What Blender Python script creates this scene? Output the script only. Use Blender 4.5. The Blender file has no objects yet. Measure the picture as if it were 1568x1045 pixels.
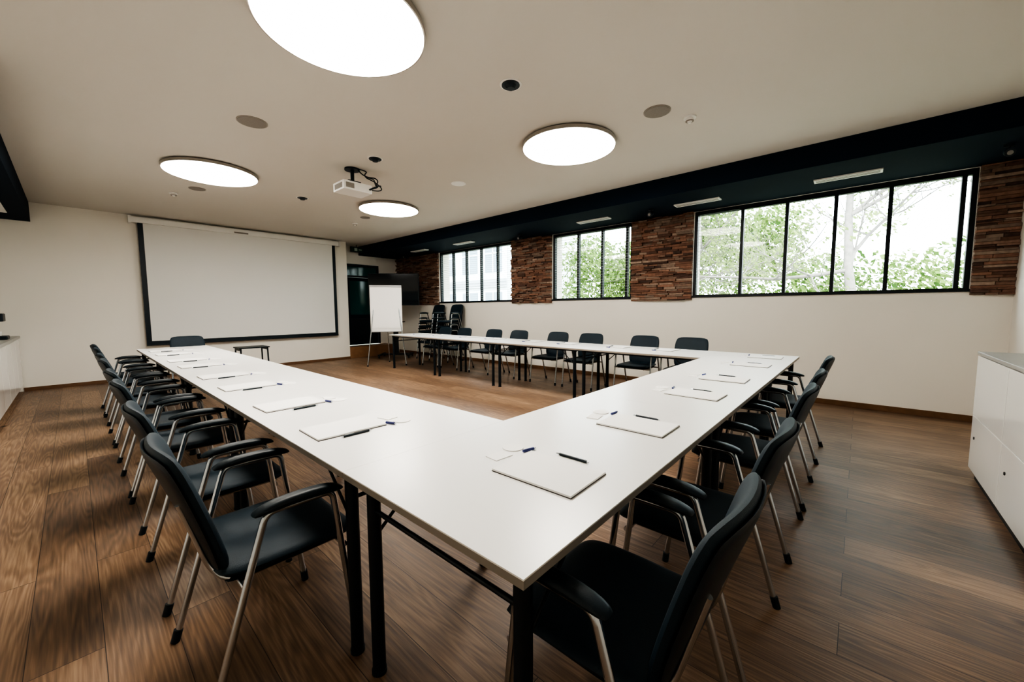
import bpy, math, random
from mathutils import Vector, Matrix
random.seed(7)
sc = bpy.context.scene
D = bpy.data

# ------------------------------------------------------------ materials
def mat(name, col, rough=0.5, metal=0.0, emit=None, es=0.0, spec=0.5, noise=None, bump=None):
    m = D.materials.new(name); m.use_nodes = True
    nt = m.node_tree; b = nt.nodes['Principled BSDF']
    b.inputs['Base Color'].default_value = (*col, 1)
    b.inputs['Roughness'].default_value = rough
    b.inputs['Metallic'].default_value = metal
    b.inputs['Specular IOR Level'].default_value = spec
    if emit:
        b.inputs['Emission Color'].default_value = (*emit, 1)
        b.inputs['Emission Strength'].default_value = es
    tc = nt.nodes.new('ShaderNodeTexCoord')
    if noise:
        sca, amt = noise
        n = nt.nodes.new('ShaderNodeTexNoise'); n.inputs['Scale'].default_value = sca
        n.inputs['Detail'].default_value = 5
        nt.links.new(tc.outputs['Object'], n.inputs['Vector'])
        mr = nt.nodes.new('ShaderNodeMapRange')
        mr.inputs['To Min'].default_value = 1 - amt; mr.inputs['To Max'].default_value = 1 + amt
        nt.links.new(n.outputs['Fac'], mr.inputs['Value'])
        mx = nt.nodes.new('ShaderNodeMix'); mx.data_type = 'RGBA'; mx.blend_type = 'MULTIPLY'
        mx.inputs['Factor'].default_value = 1
        mx.inputs['A'].default_value = (*col, 1)
        nt.links.new(mr.outputs['Result'], mx.inputs['B'])
        nt.links.new(mx.outputs['Result'], b.inputs['Base Color'])
    if bump:
        sca, st = bump
        n = nt.nodes.new('ShaderNodeTexNoise'); n.inputs['Scale'].default_value = sca
        n.inputs['Detail'].default_value = 4
        nt.links.new(tc.outputs['Object'], n.inputs['Vector'])
        bp = nt.nodes.new('ShaderNodeBump'); bp.inputs['Strength'].default_value = st
        bp.inputs['Distance'].default_value = 0.002
        nt.links.new(n.outputs['Fac'], bp.inputs['Height'])
        nt.links.new(bp.outputs['Normal'], b.inputs['Normal'])
    return m

M_wall = mat('plaster_cream', (0.84, 0.80, 0.73), 0.85, noise=(1.2, 0.02), bump=(60, 0.15))
M_ceil = mat('plaster_ceiling', (0.62, 0.59, 0.54), 0.9, noise=(0.8, 0.03), bump=(40, 0.2))
M_navy = mat('dark_navy_paint', (0.003, 0.011, 0.022), 0.85, spec=0.15, noise=(2, 0.15))
M_black = mat('black_metal', (0.003, 0.008, 0.013), 0.45, bump=(200, 0.1), spec=0.35)
M_plastic = mat('black_plastic', (0.004, 0.012, 0.019), 0.45, bump=(300, 0.1), spec=0.35)
M_fabric = mat('dark_upholstery', (0.005, 0.018, 0.030), 0.58, spec=0.35, noise=(30, 0.2), bump=(500, 0.4))
M_chrome = mat('chrome', (0.54, 0.58, 0.62), 0.22, 1.0)
M_steel = mat('brushed_steel', (0.35, 0.36, 0.37), 0.35, 1.0)
M_lam = mat('white_laminate', (0.86, 0.855, 0.84), 0.28, noise=(3, 0.015))
M_edge = mat('laminate_edge', (0.26, 0.23, 0.20), 0.5)
M_paper = mat('paper', (0.90, 0.89, 0.87), 0.8)
M_card = mat('grey_board', (0.10, 0.09, 0.085), 0.8)
M_blue = mat('blue_plastic', (0.02, 0.03, 0.16), 0.4)
M_lacq = mat('white_lacquer', (0.82, 0.81, 0.78), 0.15)
M_top = mat('grey_worktop', (0.35, 0.35, 0.33), 0.35, noise=(20, 0.1))
M_seam = mat('dark_gap', (0.03, 0.03, 0.03), 0.8)
M_screen = mat('screen_fabric', (0.75, 0.745, 0.72), 0.9, noise=(0.7, 0.02))
M_white = mat('white_plastic', (0.80, 0.79, 0.76), 0.45)
M_grey = mat('grey_grille', (0.24, 0.22, 0.20), 0.7, noise=(200, 0.3))
M_lamp = mat('lamp_diffuser', (1, 1, 1), 0.5, emit=(1.0, 0.945, 0.85), es=22.0)
M_rim = mat('lamp_rim', (0.30, 0.27, 0.24), 0.4)
M_tv = mat('tv_glass', (0.004, 0.007, 0.010), 0.12)
M_green = mat('exit_green', (0.01, 0.05, 0.03), 0.4)
M_exitw = mat('exit_pictogram', (0.4, 0.5, 0.45), 0.4)
M_trim = mat('wood_trim', (0.15, 0.075, 0.036), 0.45, noise=(15, 0.3))
M_step = mat('wood_step', (0.28, 0.145, 0.07), 0.45, noise=(8, 0.3))
M_doorg = mat('door_glass_tinted', (0.012, 0.07, 0.07), 0.08)
M_grass = mat('grass', (0.16, 0.18, 0.12), 0.9, noise=(3, 0.3))
M_bark = mat('birch_bark', (0.20, 0.185, 0.17), 0.85, noise=(9, 0.5))
M_fac = mat('facade_render', (0.60, 0.63, 0.65), 0.9, noise=(1, 0.05))
M_facw = mat('facade_window', (0.14, 0.19, 0.23), 0.1)
M_blind = mat('blind_slat', (0.45, 0.46, 0.46), 0.5)

def leafmat(name, c1, c2):
    m = D.materials.new(name); m.use_nodes = True; nt = m.node_tree
    nt.nodes.clear()
    o = nt.nodes.new('ShaderNodeOutputMaterial')
    g = nt.nodes.new('ShaderNodeNewGeometry')
    mx = nt.nodes.new('ShaderNodeMix'); mx.data_type = 'RGBA'
    mx.inputs['A'].default_value = (*c1, 1); mx.inputs['B'].default_value = (*c2, 1)
    nt.links.new(g.outputs['Random Per Island'], mx.inputs['Factor'])
    d = nt.nodes.new('ShaderNodeBsdfDiffuse'); t = nt.nodes.new('ShaderNodeBsdfTranslucent')
    s = nt.nodes.new('ShaderNodeMixShader'); s.inputs[0].default_value = 0.4
    for q in (d, t): nt.links.new(mx.outputs['Result'], q.inputs['Color'])
    nt.links.new(d.outputs[0], s.inputs[1]); nt.links.new(t.outputs[0], s.inputs[2])
    nt.links.new(s.outputs[0], o.inputs['Surface'])
    return m
M_leaf = leafmat('leaf_green', (0.045, 0.090, 0.025), (0.24, 0.34, 0.10))
M_leaf2 = leafmat('leaf_spring', (0.13, 0.19, 0.06), (0.30, 0.37, 0.14))

def glassmat():
    m = D.materials.new('window_glass'); m.use_nodes = True; nt = m.node_tree
    nt.nodes.clear()
    o = nt.nodes.new('ShaderNodeOutputMaterial')
    t = nt.nodes.new('ShaderNodeBsdfTransparent'); t.inputs[0].default_value = (0.96, 0.98, 0.97, 1)
    g = nt.nodes.new('ShaderNodeBsdfGlossy'); g.inputs['Roughness'].default_value = 0.02
    s = nt.nodes.new('ShaderNodeMixShader'); s.inputs[0].default_value = 0.02
    nt.links.new(t.outputs[0], s.inputs[1]); nt.links.new(g.outputs[0], s.inputs[2])
    nt.links.new(s.outputs[0], o.inputs['Surface'])
    return m
M_glass = glassmat()

def stonemat():
    m = mat('stacked_brick', (0.2, 0.1, 0.06), 0.9, bump=(45, 1.0), spec=0.2)
    nt = m.node_tree; b = nt.nodes['Principled BSDF']
    g = nt.nodes.new('ShaderNodeNewGeometry')
    r = nt.nodes.new('ShaderNodeValToRGB'); e = r.color_ramp.elements
    e[0].position = 0; e[0].color = (0.06, 0.040, 0.033, 1)
    e[1].position = 1; e[1].color = (0.36, 0.26, 0.20, 1)
    for p, c in ((0.25, (0.165, 0.088, 0.062)), (0.6, (0.27, 0.145, 0.098)), (0.8, (0.185, 0.135, 0.105))):
        q = e.new(p); q.color = (*c, 1)
    nt.links.new(g.outputs['Random Per Island'], r.inputs[0])
    n = nt.nodes.new('ShaderNodeTexNoise'); n.inputs['Scale'].default_value = 25
    tc = nt.nodes.new('ShaderNodeTexCoord'); nt.links.new(tc.outputs['Object'], n.inputs['Vector'])
    mr = nt.nodes.new('ShaderNodeMapRange'); mr.inputs['To Min'].default_value = .5; mr.inputs['To Max'].default_value = 1.5
    nt.links.new(n.outputs['Fac'], mr.inputs['Value'])
    mx = nt.nodes.new('ShaderNodeMix'); mx.data_type = 'RGBA'; mx.blend_type = 'MULTIPLY'; mx.inputs['Factor'].default_value = 1
    nt.links.new(r.outputs[0], mx.inputs['A']); nt.links.new(mr.outputs[0], mx.inputs['B'])
    nt.links.new(mx.outputs['Result'], b.inputs['Base Color'])
    return m
M_stone = stonemat()

def floormat():
    m = D.materials.new('oak_planks'); m.use_nodes = True; nt = m.node_tree
    b = nt.nodes['Principled BSDF']; L = nt.links.new; N = nt.nodes.new
    tc = N('ShaderNodeTexCoord')
    mp = N('ShaderNodeMapping'); mp.inputs['Rotation'].default_value = (0, 0, math.pi/2)
    L(tc.outputs['Object'], mp.inputs['Vector'])
    br = N('ShaderNodeTexBrick'); br.inputs['Scale'].default_value = 1
    br.inputs['Brick Width'].default_value = 2.1; br.inputs['Row Height'].default_value = 0.2
    br.inputs['Mortar Size'].default_value = 0.0016; br.inputs['Mortar Smooth'].default_value = 0.3
    br.inputs['Color1'].default_value = (0, 0, 0, 1); br.inputs['Color2'].default_value = (1, 1, 1, 1)
    br.inputs['Mortar'].default_value = (0.5, 0.5, 0.5, 1); br.offset = 0.37
    L(mp.outputs[0], br.inputs['Vector'])
    sep = N('ShaderNodeSeparateColor'); L(br.outputs['Color'], sep.inputs[0])
    w = N('ShaderNodeMath'); w.operation = 'MULTIPLY'; w.inputs[1].default_value = 37.0
    L(sep.outputs[0], w.inputs[0])
    def noise(scale, det, sv):
        v = N('ShaderNodeMapping'); v.inputs['Scale'].default_value = sv
        L(tc.outputs['Object'], v.inputs['Vector'])
        n = N('ShaderNodeTexNoise'); n.noise_dimensions = '4D'
        n.inputs['Scale'].default_value = scale; n.inputs['Detail'].default_value = det
        L(v.outputs[0], n.inputs['Vector']); L(w.outputs[0], n.inputs['W'])
        return n
    n1 = noise(1.0, 2, (6.5, 0.6, 1))
    k = N('ShaderNodeMath'); k.operation = 'MULTIPLY'; k.inputs[1].default_value = 130
    L(n1.outputs['Fac'], k.inputs[0])
    s = N('ShaderNodeMath'); s.operation = 'SINE'; L(k.outputs[0], s.inputs[0])
    n2 = noise(1.0, 6, (110, 4, 1))
    n3 = noise(1.0, 3, (3.0, 1.0, 1))
    vk = N('ShaderNodeMapping'); vk.inputs['Scale'].default_value = (2.6, 1.3, 1)
    L(tc.outputs['Object'], vk.inputs['Vector'])
    vo = N('ShaderNodeTexVoronoi'); vo.inputs['Scale'].default_value = 1.0
    L(vk.outputs[0], vo.inputs['Vector'])
    kr = N('ShaderNodeMapRange'); kr.inputs['From Min'].default_value = 0.02; kr.inputs['From Max'].default_value = 0.09
    L(vo.outputs['Distance'], kr.inputs['Value'])
    def madd(a, mul, add):
        q = N('ShaderNodeMath'); q.operation = 'MULTIPLY_ADD'; q.inputs[1].default_value = mul; q.inputs[2].default_value = add
        L(a, q.inputs[0]); return q.outputs[0]
    def op(o, a, c):
        q = N('ShaderNodeMath'); q.operation = o; L(a, q.inputs[0]); L(c, q.inputs[1]); return q.outputs[0]
    f = op('ADD', madd(s.outputs[0], 0.075, 0.0), madd(n2.outputs['Fac'], 0.85, -0.11))
    f = op('ADD', f, madd(n3.outputs['Fac'], 0.5, -0.25))
    f = op('ADD', f, madd(sep.outputs[0], 0.22, 0.07))
    r = N('ShaderNodeValToRGB'); e = r.color_ramp.elements
    e[0].position = 0.1; e[0].color = (0.055, 0.033, 0.022, 1)
    e[1].position = 0.95; e[1].color = (0.44, 0.292, 0.182, 1)
    q = e.new(0.5); q.color = (0.198, 0.118, 0.071, 1)
    L(f, r.inputs[0])
    mk = N('ShaderNodeMix'); mk.data_type = 'RGBA'; mk.inputs['A'].default_value = (0.03, 0.016, 0.010, 1)
    L(kr.outputs[0], mk.inputs['Factor']); L(r.outputs[0], mk.inputs['B'])
    mm = N('ShaderNodeMix'); mm.data_type = 'RGBA'; mm.inputs['B'].default_value = (0.03, 0.018, 0.011, 1)
    L(br.outputs['Fac'], mm.inputs['Factor']); L(mk.outputs['Result'], mm.inputs['A'])
    L(mm.outputs['Result'], b.inputs['Base Color'])
    L(madd(n2.outputs['Fac'], 0.25, 0.34), b.inputs['Roughness'])
    bp = N('ShaderNodeBump'); bp.inputs['Strength'].default_value = 0.3; bp.inputs['Distance'].default_value = 0.002
    L(op('SUBTRACT', n2.outputs['Fac'], br.outputs['Fac']), bp.inputs['Height'])
    L(bp.outputs[0], b.inputs['Normal'])
    return m
M_floor = floormat()

# ------------------------------------------------------------ builder
class B:
    def __init__(s): s.v = []; s.f = []; s.m = []; s.s = []; s.mats = []; s.M = Matrix.Identity(4)
    def mi(s, m):
        if m not in s.mats: s.mats.append(m)
        return s.mats.index(m)
    def add(s, vs, fs, m, smooth=False):
        o = len(s.v); k = s.mi(m)
        s.v += [tuple(s.M @ Vector(p)) for p in vs]
        for f in fs: s.f.append([i + o for i in f]); s.m.append(k); s.s.append(smooth)
    def box(s, x0, x1, y0, y1, z0, z1, m):
        vs = [(x0,y0,z0),(x1,y0,z0),(x1,y1,z0),(x0,y1,z0),(x0,y0,z1),(x1,y0,z1),(x1,y1,z1),(x0,y1,z1)]
        s.add(vs, [(3,2,1,0),(4,5,6,7),(0,1,5,4),(1,2,6,5),(2,3,7,6),(3,0,4,7)], m)
    def bar(s, p, q, w, h, m, up=(0,0,1)):
        p = Vector(p); q = Vector(q); t = (q-p).normalized()
        a = t.cross(Vector(up));
        if a.length < 1e-4: a = t.cross(Vector((0,1,0)))
        a.normalize(); b = a.cross(t)
        vs = []
        for c in (p, q):
            for i, j in ((-1,-1),(1,-1),(1,1),(-1,1)): vs.append(c + a*i*w/2 + b*j*h/2)
        s.add(vs, [(3,2,1,0),(4,5,6,7),(0,1,5,4),(1,2,6,5),(2,3,7,6),(3,0,4,7)], m)
    def tube(s, pts, r, m, n=10, fil=0.0, r2=None, cap=True):
        P = [Vector(p) for p in pts]
        if fil > 0 and len(P) > 2:
            Q = [P[0]]
            for i in range(1, len(P)-1):
                a, b, c = P[i-1], P[i], P[i+1]
                d1 = min(fil, (a-b).length*0.48); d2 = min(fil, (c-b).length*0.48)
                s0 = b + (a-b).normalized()*d1; s1 = b + (c-b).normalized()*d2
                for k in range(6):
                    t = k/5; Q.append(s0*(1-t)**2 + b*2*t*(1-t) + s1*t*t)
            Q.append(P[-1]); P = Q
        vs = []; N = len(P); u = None
        for i, p in enumerate(P):
            t = (P[min(i+1, N-1)] - P[max(i-1, 0)]).normalized()
            if u is None:
                u = t.cross(Vector((0, 0, 1)))
                if u.length < 0.05: u = t.cross(Vector((1, 0, 0)))
            u = (u - t*u.dot(t)).normalized(); w = t.cross(u)
            rr = r if r2 is None else r + (r2-r)*i/(N-1)
            for k in range(n):
                a = 2*math.pi*k/n; vs.append(p + u*math.cos(a)*rr + w*math.sin(a)*rr)
        fs = [(i*n+k, i*n+(k+1)%n, (i+1)*n+(k+1)%n, (i+1)*n+k) for i in range(N-1) for k in range(n)]
        s.add(vs, fs, m, True)
        if cap:
            s.add(vs[:n], [tuple(range(n-1, -1, -1))], m); s.add(vs[-n:], [tuple(range(n))], m)
    def cyl(s, p, q, r, m, n=16, r2=None): s.tube([p, q], r, m, n, 0, r2)
    def pad(s, fn, nrm, T, m, nu=14, nv=14, rc=0.08, e=8):
        def par(i, n): return math.sin(math.pi/2*(-1 + 2*i/n))
        vs = []
        for sg in (1, -1):
            for i in range(nu+1):
                for j in range(nv+1):
                    u, v = par(i, nu), par(j, nv)
                    uu = u*(1-rc*abs(v)**6); vv = v*(1-rc*abs(u)**6)
                    t = T*math.sqrt(max(0, 1-abs(u)**e))*math.sqrt(max(0, 1-abs(v)**e))
                    vs.append(Vector(fn(uu, vv)) + Vector(nrm(uu, vv))*t*sg)
        W = nv+1; off = (nu+1)*W; fs = []
        for i in range(nu):
            for j in range(nv):
                a, b_, c, d = i*W+j, (i+1)*W+j, (i+1)*W+j+1, i*W+j+1
                fs.append((a, b_, c, d)); fs.append((off+d, off+c, off+b_, off+a))
        s.add(vs, fs, m, True)
    def mesh(s, name):
        me = D.meshes.new(name); me.from_pydata(s.v, [], s.f)
        for m in s.mats: me.materials.append(m)
        me.polygons.foreach_set('material_index', s.m)
        me.polygons.foreach_set('use_smooth', s.s)
        me.update(); return me
    def obj(s, name, loc=(0,0,0), rz=0, bevel=0):
        return put(s.mesh(name), name, loc, rz, bevel)
def put(me, name, loc=(0,0,0), rz=0, bevel=0):
    o = D.objects.new(name, me); o.location = loc; o.rotation_euler = (0, 0, math.radians(rz))
    sc.collection.objects.link(o)
    if bevel:
        bv = o.modifiers.new('bevel', 'BEVEL'); bv.width = bevel; bv.segments = 2
        bv.limit_method = 'ANGLE'; bv.angle_limit = math.radians(50)
    return o
def single(name, boxes, m, bevel=0):
    b = B()
    for q in boxes: b.box(*q, m)
    return b.obj(name, bevel=bevel)

# ------------------------------------------------------------ room
XL, XR, YB, YF, YR = -1.25, 6.6, -1.2, 10.0, 10.5
H = 3.03
ZW0, ZW1 = 1.45, 2.79
wins = [(-0.89, 2.02, [1.36, .82, .30, -.21, -.79]),
        (3.04, 4.76, [4.17, 3.65, 3.16]),
        (5.86, 8.48, [7.95, 7.44, 6.91, 6.36])]
single('floor', [(XL-.2, XR+.35, YB-.2, YR+.2, -.12, 0)], M_floor)
single('ceiling', [(XL-.2, XR+.35, YB-.2, YR+.2, H, H+.15)], M_ceil)
single('wall_left', [(XL-.2, XL, YB-.2, YR+.2, 0, H)], M_wall)
single('wall_back', [(XL, XR+.35, YB-.2, YB, 0, H)], M_wall)
single('wall_front', [(XL, 4.80, YF, YF+.7, 0, H),
                      (4.80, 4.93, YR, YR+.2, 0, H), (5.97, XR+.35, YR, YR+.2, 0, H),
                      (4.93, 5.97, YR, YR+.2, 2.55, H)], M_wall)
wb = [(XR, XR+.35, YB, YR, 0, ZW0), (XR, XR+.35, YB, YR, ZW1, H)]
ys = [YB] + [q for w in wins for q in w[:2]] + [YR]
for i in range(0, len(ys), 2): wb.append((XR, XR+.35, ys[i], ys[i+1], ZW0, ZW1))
single('wall_right', wb, M_wall)
single('trim_1', [(5.38, XR, YB, YR, 2.79, H)], M_navy, 0.004)
b = B(); b.box(XL, -.36, 4.5, YF, 2.72, H, M_navy)
b.box(-.62, -.54, 6.0, 9.3, 2.712, 2.72, M_white); b.obj('trim_2')
single('baseboard_right', [(XR-.015, XR, YB, YR, 0, .07)], M_trim)
single('baseboard_front', [(-.6, 4.80, YF-.015, YF, 0, .06)], M_trim)
single('baseboard_back', [(XL, XR-.02, YB, YB+.015, 0, .06)], M_trim)

b = B()
for (a, c) in [(YB, -.89), (2.02, 3.04), (4.76, 5.86), (8.48, YR)]:
    z = 1.41
    while z < 2.785:
        h = min(random.uniform(.018, .042), 2.788 - z); y = a
        while y < c - .001:
            l = random.uniform(.08, .28)
            if c - y - l < .07: l = c - y
            d = random.uniform(.02, .08)
            b.box(XR-d, XR-.0005, y+.0015, y+l-.0015, z+.0015, z+h-.0005, M_stone)
            y += l
        z += h
b.obj('brick_cladding', bevel=.003)

for i, (a, c, mul) in enumerate(wins):
    b = B(); x0, x1 = XR+.03, XR+.10
    f = .045
    b.box(x0, x1, a, c, ZW0, ZW0+f, M_black); b.box(x0, x1, a, c, ZW1-f-.02, ZW1, M_black)
    b.box(x0, x1, a, a+f, ZW0+f, ZW1-f-.02, M_black); b.box(x0, x1, c-f, c, ZW0+f, ZW1-f-.02, M_black)
    for y in mul: b.box(x0, x1, y-.02, y+.02, ZW0+f, ZW1-f-.02, M_black)
    b.box(XR-.02, XR+.03, a+.001, c-.001, ZW0, ZW0+.03, M_black)
    b.box(x0+.04, x0+.045, a+f, c-f, ZW0+f, ZW1-f-.02, M_glass)
    b.obj('window_%d' % (i+1))
def blind(a, c):
    b = B(); z = ZW0+.09
    while z < ZW1-.08:
        b.box(XR+.004, XR+.024, a, c, z, z+.0025, M_blind); z += .048
    b.box(XR-.004, XR+.028, a, c, ZW1-.06, ZW1-.03, M_black)
    n = max(2, int((c-a)/.6))
    for k in range(n):
        y = a+.1+(c-a-.2)*k/(n-1); b.box(XR+.013, XR+.0145, y, y+.002, ZW0+.09, ZW1-.06, M_blind)
    b.obj('venetian_blind')
blind(3.09, 4.70); blind(5.92, 8.42); blind(1.40, 1.97)

b = B()
b.box(4.94, 5.0, YR-.03, YR+.1, .3, 2.54, M_black); b.box(5.90, 5.96, YR-.03, YR+.1, .3, 2.54, M_black)
b.box(5.0, 5.90, YR-.03, YR+.1, 2.48, 2.54, M_black)
b.box(5.0, 5.90, YR-.02, YR+.08, 2.18, 2.23, M_black)
b.box(5.0, 5.90, YR+.03, YR+.04, 2.23, 2.48, M_doorg)
b.box(5.005, 5.895, YR+.0, YR+.05, .305, 2.175, M_navy)
b.box(5.09, 5.81, YR-.006, YR, 1.15, 2.08, M_doorg); b.box(5.09, 5.81, YR-.006, YR, .42, 1.05, M_black)
b.cyl((5.80, YR-.05, 1.3), (5.68, YR-.05, 1.3), .01, M_chrome); b.cyl((5.80, YR-.05, 1.3), (5.80, YR, 1.3), .01, M_chrome)
b.obj('door_1')
single('door_step', [(4.802, 6.1, YF+.02, YR-.035, 0, .299)], M_step, .004)
b = B(); b.box(5.02, 5.36, 10.2, 10.24, 2.83, 2.97, M_black); b.box(5.035, 5.345, 10.195, 10.2, 2.845, 2.955, M_green)
b.box(5.12, 5.2, 10.192, 10.195, 2.86, 2.94, M_exitw); b.box(5.24, 5.33, 10.192, 10.195, 2.89, 2.91, M_exitw)
b.cyl((5.19, 10.22, 2.97), (5.19, 10.22, H), .008, M_black)
b.obj('exit_sign')

# ------------------------------------------------------------ tables
def table_mesh(L=1.6, W=.8):
    b = B(); g = .0005
    b.box(-L/2+g, L/2-g, -W/2+g, W/2-g, .716, .736, M_edge)
    b.box(-L/2+g, L/2-g, -W/2+g, W/2-g, .736, .74, M_lam)
    for s in (-1, 1):
        b.box(-L/2+.12, L/2-.12, s*(W/2-.075)-.012, s*(W/2-.075)+.012, .69, .716, M_black)
        x = s*(L/2-.075)
        b.box(x-.016, x+.016, -W/2+.05, W/2-.05, .69, .716, M_black)
        for t in (-1, 1):
            y = t*(W/2-.065)
            b.cyl((x, y, .715), (x, y, .012), .023, M_black, 20)
            b.cyl((x, y, .014), (x, y, 0), .026, M_plastic, 20)
            b.cyl((x, y, .715), (x, y, .685), .030, M_plastic, 20)
            b.tube([(x, y, .50), (x-s*.23, y, .70)], .006, M_black, 8)
        b.tube([(x, -W/2+.065, .60), (x, W/2-.065, .60)], .008, M_black, 8)
    return b.mesh('meeting_table')
TM = table_mesh()
TX0, TY0 = 0.57, 0.48
for k in range(3): put(TM, 'meeting_table', (TX0+.8+1.6*k, TY0+.4, 0), 0)
for k in range(4):
    put(TM, 'meeting_table', (TX0+.4, TY0+.8+.8+1.6*k, 0), 90)
    put(TM, 'meeting_table', (TX0+4.4, TY0+.8+.8+1.6*k, 0), 90)

# ------------------------------------------------------------ chair
def chair_geo(b):
    def sf(u, v):
        z = .452 - .012*max(0, v)**3 - .008*(1-u*u)*(1-v*v) + .012*max(0, -v)**4
        return (u*.235*(1-.05*(v<0)*abs(v)), .01+v*.225, z)
    b.pad(sf, lambda u, v: (0, 0, 1), .024, M_fabric, rc=.07)
    def s2(u, v): return (u*.215, .01+v*.205, .425)
    b.pad(s2, lambda u, v: (0, 0, 1), .012, M_plastic, 8, 8, rc=.07)
    def bf(u, v):
        t = (v+1)/2; y = -.185 - .12*t - .02*t*t + .035*u*u*(.4+.6*t); z = .445 + .425*t
        return (u*(.205+.02*math.sin(math.pi*t*.8)), y, z)
    def bn(u, v): return Vector((-.25*u, .95, .28)).normalized()
    b.pad(bf, bn, .022, M_fabric, 14, 16, rc=.09)
    def bf2(u, v):
        p = Vector(bf(u*.97, v*.97)); return p - Vector((0, .95, .28)).normalized()*.02
    b.pad(bf2, bn, .008, M_plastic, 10, 12, rc=.09)
    for s in (-1, 1):
        x = s*.270
        b.tube([(x, .20, .012), (x, .125, .640), (x, -.085, .640), (x, -.27, .012)], .0115, M_chrome, 12, .03)
        b.cyl((x, .2015, 0), (x, .197, .045), .0155, M_plastic, 12)
        b.cyl((x, -.275, 0), (x, -.262, .045), .0155, M_plastic, 12)
        def af(u, v, x=x): return (x+u*.026, .018+v*.142, .654+.006*math.cos(v*1.5)-.010*abs(v)**3)
        b.pad(af, lambda u, v: (0, 0, 1), .016, M_plastic, 8, 12, rc=.12, e=4)
        b.tube([(s*.19, .19, .418), (s*.19, -.17, .418), (s*.15, -.215, .46), (s*.15, -.28, .70)], .009, M_chrome, 8, .05)
    b.tube([(-.27, .162, .42), (.27, .162, .42)], .0105, M_chrome, 10)
    b.tube([(-.27, -.150, .42), (.27, -.150, .42)], .0105, M_chrome, 10)
b = B(); chair_geo(b); CM = b.mesh('conference_chair')
def chair(x, y, rz, j=1.0): put(CM, 'conference_chair', (x, y, 0), rz + random.uniform(-j, j))
for y in (1.655, 2.40, 3.30, 3.97, 4.90, 5.57, 6.50, 7.17): chair(TX0-.115, y, -90, .6)
for y in (1.75, 2.43, 3.35, 4.03, 4.95, 5.63, 6.55, 7.22): chair(TX0+4.8+.13, y, 90)
for x in (.975, 1.66, 2.59, 3.27, 4.25): chair(x, TY0+.0, 0, .5)
chair(1.22, 7.95, 180)

b = B()
for k in range(5):
    b.M = Matrix.Translation((0, -.02*k, .135*k)); chair_geo(b)
SM = b.mesh('stacked_chairs')
put(SM, 'stacked_chairs', (6.12, 8.35, 0), 90); put(SM, 'stacked_chairs', (6.12, 7.62, 0), 90)

# ------------------------------------------------------------ stationery
b = B(); b.box(-.11, .11, -.155, .155, 0, .003, M_card); b.box(-.109, .109, -.154, .154, .003, .009, M_paper)
PM = b.mesh('notepad')
b = B(); b.tube([(0, -.06, .005), (0, .055, .005)], .005, M_plastic, 10); b.cyl((0, .055, .005), (0, .072, .005), .0045, M_chrome, 10, .0012)
b.cyl((0, -.06, .005), (0, -.068, .005), .003, M_chrome); b.box(-.0015, .0015, -.055, -.015, .010, .0115, M_chrome); EM = b.mesh('ballpoint_pen')
b = B(); b.cyl((-.025, 0, .006), (.025, 0, .006), .006, M_blue, 10); b.cyl((.025, 0, .006), (.034, 0, .006), .004, M_chrome, 10); LM = b.mesh('blue_marker_stub')
b = B(); b.cyl((0, 0, 0), (0, 0, .003), .042, M_paper, 32); OM = b.mesh('paper_coaster')
b = B(); b.box(-.04, .04, -.03, .03, 0, .003, M_paper); AM = b.mesh('name_card')
def kit(x, y, rz):
    R = Matrix.Rotation(math.radians(rz), 4, 'Z')
    def P(me, n, dx, dy, a=0, dz=0):
        p = R @ Vector((dx, dy, 0)); put(me, n, (x+p.x, y+p.y, .7402+dz), rz+a)
    j = random.uniform
    P(PM, 'notepad', 0, 0, j(-2, 2)); P(EM, 'ballpoint_pen', .135+j(0, .02), j(-.02, .03), j(-6, 6))
    P(LM, 'blue_marker_stub', .11, .175, j(-20, 20)); P(OM, 'paper_coaster', .10, .245); P(AM, 'name_card', 0, .225, j(-12, 12))
for x in (1.02, 1.72, 2.58, 3.28, 4.25, 5.02): kit(x, .75, 0)
for y in (1.76, 2.44, 3.26, 3.95, 4.85, 5.5, 6.4, 7.05): kit(.80, y, -90)
for y in (1.85, 2.5, 3.35, 4.05, 4.95, 5.65, 6.50, 7.20): kit(5.13, y, 90)

# ------------------------------------------------------------ projection screen
b = B()
b.box(.80, 4.54, 9.85, 9.96, 2.885, 2.985, M_white)
b.box(.76, .80, 9.83, 9.97, 2.87, 3.0, M_white); b.box(4.54, 4.58, 9.83, 9.97, 2.87, 3.0, M_white)
y = 9.90
b.box(.88, .955, y, y+.003, .66, 2.885, M_plastic); b.box(4.39, 4.465, y, y+.003, .66, 2.885, M_plastic)
b.box(.955, 4.39, y, y+.003, .72, 2.885, M_screen); b.box(.955, 4.39, y, y+.003, .66, .72, M_plastic)
b.cyl((.88, y+.002, .65), (4.465, y+.002, .65), .016, M_plastic, 12)
b.box(2.35, 2.60, 9.846, 9.85, 2.90, 2.93, M_grey)
b.obj('projection_screen')

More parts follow.
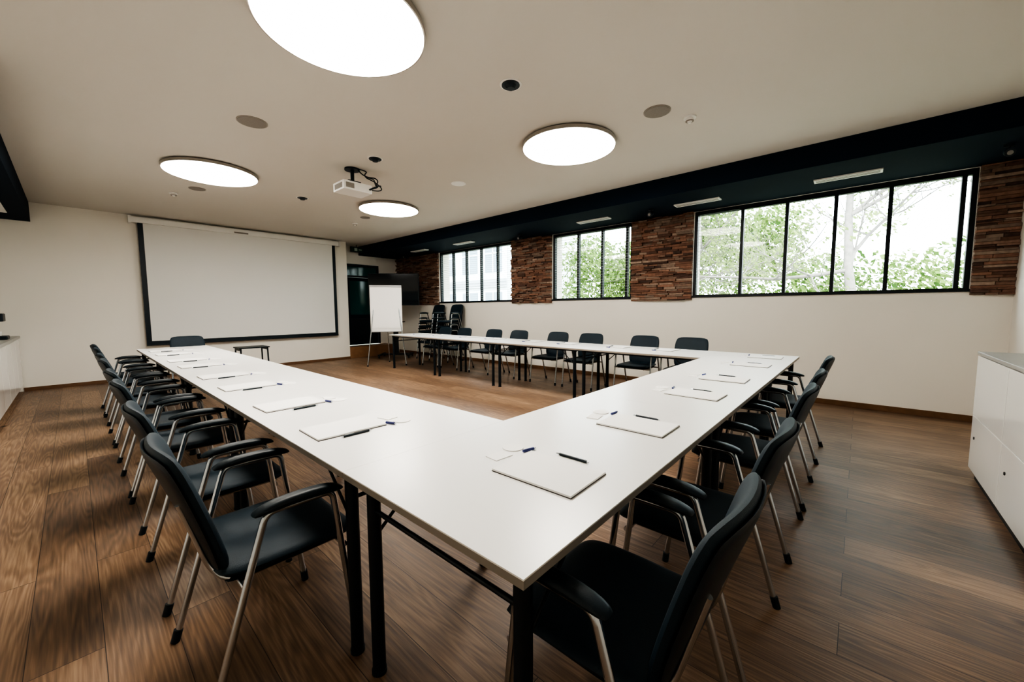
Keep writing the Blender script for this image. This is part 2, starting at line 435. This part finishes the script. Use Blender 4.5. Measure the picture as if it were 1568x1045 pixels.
# ------------------------------------------------------------ ceiling fixtures
for (x, y) in ((1.20, 2.43), (3.61, 2.40), (1.27, 6.15), (3.72, 6.12)):
    b = B()
    b.cyl((x, y, H-.001), (x, y, H-.02), .42, M_white, 64)
    b.tube([(x, y, H-.015), (x, y, H-.048)], .49, M_rim, 96)
    b.cyl((x, y, H-.048), (x, y, H-.050), .478, M_lamp, 96)
    b.obj('round_ceiling_light')
for (x, y) in ((2.38, 2.12), (2.44, 4.28), (2.49, 6.57)):
    b = B(); b.cyl((x, y, H), (x, y, H-.006), .085, M_white, 40); b.cyl((x, y, H-.006), (x, y, H-.012), .070, M_plastic, 40)
    b.cyl((x, y, H-.012), (x, y, H-.035), .045, M_plastic, 32, .03); b.obj('recessed_downlight')
for (x, y, r, m) in ((1.22, 4.30, .125, M_grey), (3.565, 1.436, .115, M_grey), (1.30, 7.19, .1, M_grey), (3.68, 4.26, .10, M_white), (3.8, 7.1, .09, M_grey)):
    b = B(); b.cyl((x, y, H), (x, y, H-.006), r, M_white if m is M_white else M_rim, 48); b.cyl((x, y, H-.006), (x, y, H-.009), r*.92, m, 48)
    b.obj('ceiling_speaker')
for (x, y) in ((3.87, 1.254), (1.107, 7.69), (3.9, 7.7)):
    b = B(); b.cyl((x, y, H), (x, y, H-.012), .055, M_white, 32); b.cyl((x, y, H-.012), (x, y, H-.035), .03, M_white, 24, .035)
    b.cyl((x, y, H-.035), (x, y, H-.04), .036, M_grey, 24); b.cyl((x, y, H-.04), (x, y, H-.055), .022, M_white, 24, .012)
    b.obj('smoke_detector')
for y in (.19, 1.81, 3.47, 6.8, 8.5):
    b = B(); b.box(5.93, 6.07, y-.30, y+.30, 2.774, 2.79, M_white)
    for k in range(3): b.box(5.955+k*.035, 5.97+k*.035, y-.28, y+.28, 2.772, 2.774, M_grey)
    b.obj('air_diffuser')
for (x, y) in ((5.96, 2.46), (5.9, -.96), (6.1, 5.2), (6.1, 9.3)):
    b = B(); b.cyl((x, y, 2.79), (x, y, 2.77), .035, M_plastic); b.cyl((x, y, 2.77), (x, y, 2.735), .01, M_plastic)
    b.cyl((x+.05, y, 2.735), (x-.06, y, 2.70), .028, M_plastic, 20, .036); b.cyl((x-.06, y, 2.70), (x-.063, y, 2.699), .02, M_grey, 20)
    b.obj('spotlight')
b = B(); z = .075
b.cyl((0, 0, H), (0, 0, H-.02), .09, M_plastic, 32); b.cyl((0, 0, H-.02), (0, 0, 2.80+z), .022, M_plastic)
b.box(-.08, .08, -.06, .06, 2.785+z, 2.80+z, M_plastic)
for s in (-1, 1):
    for t in (-1, 1): b.bar((0, 0, 2.795+z), (s*.14, t*.10, 2.765+z), .02, .008, M_plastic)
b.box(-.18, .18, -.14, .14, 2.66+z, 2.762+z, M_white)
b.box(-.155, -.05, -.142, -.14, 2.68+z, 2.74+z, M_grey)
b.box(-.182, -.18, -.10, .10, 2.68+z, 2.74+z, M_grey)
b.cyl((.09, .14, 2.71+z), (.09, .165, 2.71+z), .04, M_plastic, 24); b.cyl((.09, .165, 2.71+z), (.09, .168, 2.71+z), .03, M_tv, 24)
b.obj('ceiling_projector', (2.42, 4.80, 0), 0, .006)
def cable(name, pts, r, m, loc=(0,0,0)):
    cu = D.curves.new(name, 'CURVE'); cu.dimensions = '3D'; cu.bevel_depth = r
    sp = cu.splines.new('NURBS'); sp.points.add(len(pts)-1); sp.use_endpoint_u = True; sp.order_u = 4
    for i, p in enumerate(pts): sp.points[i].co = (*p, 1)
    cu.materials.append(m); o = D.objects.new(name, cu); o.location = loc; sc.collection.objects.link(o)
for k in range(3):
    q = [(2.46, 4.74, H-.005)] + [(2.5+.05*i+random.uniform(-.06, .06), 4.66+random.uniform(-.08, .08), 2.96-.025*i+random.uniform(-.04, .05)) for i in range(6)] + [(2.56, 4.66, 2.78)]
    cable('projector_cable', q, .007, M_plastic)

# ------------------------------------------------------------ flipchart
b = B()
b.box(-.35, .35, -.012, .0, .78, 1.84, M_white); b.box(-.34, .34, -.02, -.013, .86, 1.80, M_paper)
b.box(-.35, .35, -.035, -.012, 1.80, 1.84, M_steel); b.box(-.34, .34, -.07, -.012, .77, .785, M_steel)
for s in (-1, 1):
    b.tube([(s*.25, .02, 1.55), (s*.42, -.16, .02)], .012, M_chrome, 10); b.cyl((s*.42, -.16, .03), (s*.423, -.163, 0), .017, M_plastic)
b.tube([(0, .03, 1.55), (0, .55, .02)], .012, M_chrome, 10); b.cyl((0, .547, .03), (0, .55, 0), .017, M_plastic)
b.box(-.26, .26, .0, .04, 1.5, 1.56, M_plastic)
b.obj('flipchart_easel', (4.80, 8.15, 0), -35)
b = B()
b.box(-.66, .66, -.03, .03, 1.40, 2.24, M_plastic); b.box(-.645, .645, -.033, -.03, 1.415, 2.225, M_tv)
b.box(-.2, .2, .03, .07, 1.6, 1.9, M_black)
b.box(-.06, .06, .06, .12, .08, 1.85, M_black)
b.box(-.4, .4, .04, .14, .06, .1, M_black)
for s in (-1, 1):
    b.box(s*.38-.03, s*.38+.03, -.25, .35, .06, .1, M_black)
    for t in (-.22, .32): b.cyl((s*.38-.015, t, .03), (s*.38+.015, t, .03), .03, M_plastic)
b.box(-.25, .25, -.15, .1, .95, .97, M_black)
b.obj('tv_on_trolley', (5.72, 9.30, 0), -45)
b = B(); b.box(-.24, .24, -.2, .2, .60, .62, M_black)
for s in (-1, 1):
    for t in (-1, 1): b.cyl((s*.21, t*.17, .6), (s*.22, t*.18, 0), .013, M_black)
    b.box(s*.21-.01, s*.21+.01, -.17, .17, .56, .6, M_black)
b.obj('side_table', (2.15, 8.35, 0), 0)

# ------------------------------------------------------------ sideboards
b = B()
b.box(2.0, 4.40, -1.18, -.70, 0, .08, M_seam)
b.box(2.0, 4.42, -1.18, -.685, .08, .93, M_lacq)
b.box(1.99, 4.43, -1.18, -.665, .932, .955, M_top)
for x0, x1 in ((2.01, 2.80), (2.804, 3.61), (3.614, 4.42)):
    for z0, z1 in ((.085, .48), (.486, .925)): b.box(x0, x1-.004, -.684, -.667, z0, z1, M_lacq)
    b.cyl((x1-.12, -.667, .33), (x1-.12, -.662, .33), .01, M_seam, 16)
b.obj('white_sideboard', bevel=.002)
b = B()
b.box(-1.24, -.66, 6.3, 9.97, 0, .1, M_seam); b.box(-1.24, -.62, 6.3, 9.97, .1, .86, M_lacq)
for k in range(6): b.box(-.62, -.602, 6.303+.61*k, 6.907+.61*k, .105, .855, M_lacq)
b.box(-1.24, -.585, 6.29, 9.975, .862, .90, M_top)
b.obj('kitchen_counter', bevel=.002)
b = B(); b.box(-.14, .14, -.18, .18, 0, .05, M_plastic); b.box(-.14, .14, -.0, .18, .05, .34, M_plastic)
b.box(-.14, .14, -.16, .0, .25, .36, M_plastic); b.cyl((0, -.09, .25), (0, -.09, .21), .025, M_chrome)
b.cyl((0, -.09, .051), (0, -.09, .11), .03, M_white, 20, .036)
b.obj('coffee_machine', (-.80, 8.9, .90), 90, .01)

# ------------------------------------------------------------ exterior
single('ground_outside', [(XR+.36, 60, -40, 60, -.4, -.3)], M_grass)
R = random.uniform
def leaves(b, c, r, n, size, m):
    k = b.mi(m)
    for _ in range(n):
        d = Vector((random.gauss(0, 1), random.gauss(0, 1), random.gauss(0, 1))).normalized()*random.random()**.35
        p = Vector((c[0]+d.x*r[0], c[1]+d.y*r[1], c[2]+d.z*r[2]))
        a = Vector((random.gauss(0, 1), random.gauss(0, 1), random.gauss(0, 1))).normalized()
        e = a.orthogonal().normalized(); g = a.cross(e); s = size*random.uniform(.5, 1.2)
        o = len(b.v); b.v += [tuple(p-e*s), tuple(p+g*s*.5), tuple(p+e*s), tuple(p-g*s*.5)]
        b.f.append((o, o+1, o+2, o+3)); b.m.append(k); b.s.append(False)
b = B()
for k in range(24):
    leaves(b, (R(17, 19), -15+k*1.15, R(.8, 1.6)), (1.3, 1.3, R(1.5, 2.6)), 1300, .11, M_leaf)
for k in range(20):
    leaves(b, (R(17, 19), 2.5+k*.45, R(2.4, 4.8)), (1.2, 1.0, 1.3), 700, .11, M_leaf)
for k in range(14):
    leaves(b, (R(17, 19), R(-14, 3), R(2.4, 4.8)), (1, 1, .7), 260, .09, M_leaf2)
b.obj('hedge_foliage')
def tree(name, base, h, seed, nl):
    rd = random.Random(seed); b = B()
    def br(p, d, l, r, lv):
        pts = [p]; q = p.copy(); dd = d.copy(); n = 5
        for i in range(n):
            dd = (dd + Vector((rd.gauss(0, .13), rd.gauss(0, .13), rd.gauss(0, .08) + (.05 if lv else 0)))).normalized()
            q = q + dd*l/n; pts.append(q.copy())
            if lv < 4 and (i > 0 or lv):
                for _ in range(2 if lv < 3 else 1):
                    s = Vector((rd.gauss(0, 1), rd.gauss(0, 1), rd.gauss(.25, .5))).normalized()
                    br(q.copy(), (dd*.7+s).normalized(), l*rd.uniform(.4, .6), r*(1-i/n*.6)*.45, lv+1)
            if lv >= 3 and nl and rd.random() < nl: leaves(b, q, (.10, .10, .08), 1, .05, M_leaf2)
        b.tube(pts, r, M_bark, 6 if lv > 1 else 8, 0, r*.35, False)
    br(Vector(base), Vector((0, 0, 1)), h, .11, 0)
    b.obj(name)
tree('birch_tree', (10.6, -.15, -.3), 6.0, 3, .25)
tree('birch_tree', (11.5, -3.3, -.3), 6.0, 5, .6)
tree('birch_tree', (11.5, 3.6, -.3), 6.0, 9, .8)
b = B(); b.box(17, 26, 15.5, 34, -.3, 6.5, M_fac)
for k in range(8):
    for z in (.6, 3.5):
        y = 15.9+k*2.1; b.box(16.97, 17.0, y, y+1.4, z, z+1.7, M_facw); b.box(16.94, 16.97, y+.68, y+.74, z, z+1.7, M_white)
        b.box(16.94, 16.97, y, y+1.4, z+1.1, z+1.16, M_white)
for z in (2.6, 2.75, 2.9, 3.05): b.box(16.85, 16.95, 15.5, 34, z, z+.05, M_steel)
b.obj('neighbour_building')

# ------------------------------------------------------------ light + world
w = D.worlds.new('sky'); sc.world = w; w.use_nodes = True
bg = w.node_tree.nodes['Background']; bg.inputs[0].default_value = (0.84, 0.93, 1.0, 1); bg.inputs[1].default_value = 8.0
l = D.lights.new('foliage_sun', 'SUN'); l.energy = 7.0; l.angle = math.radians(8); l.color = (1, .96, .88)  # added to brighten the leaves outside, aimed so none enters the windows
o = D.objects.new('foliage_sun', l); o.rotation_euler = Vector((.8, .25, -1)).to_track_quat('-Z', 'Y').to_euler(); sc.collection.objects.link(o)

# ------------------------------------------------------------ camera
cam = D.cameras.new('camera'); co = D.objects.new('camera', cam); sc.collection.objects.link(co)
cam.sensor_width = 36; cam.lens = 36*597/1568; cam.clip_start = .02; cam.clip_end = 200
co.location = (0, 0, 1.286)
rt = Matrix.Rotation(math.radians(-48.3), 3, 'Z') @ Matrix.Rotation(math.radians(90-4.7), 3, 'X') @ Matrix.Rotation(math.radians(-0.3), 3, 'Z')
co.rotation_euler = rt.to_euler()
sc.camera = co
sc.view_settings.view_transform = 'AgX'
sc.view_settings.look = 'AgX - High Contrast'
sc.view_settings.exposure = 0.68
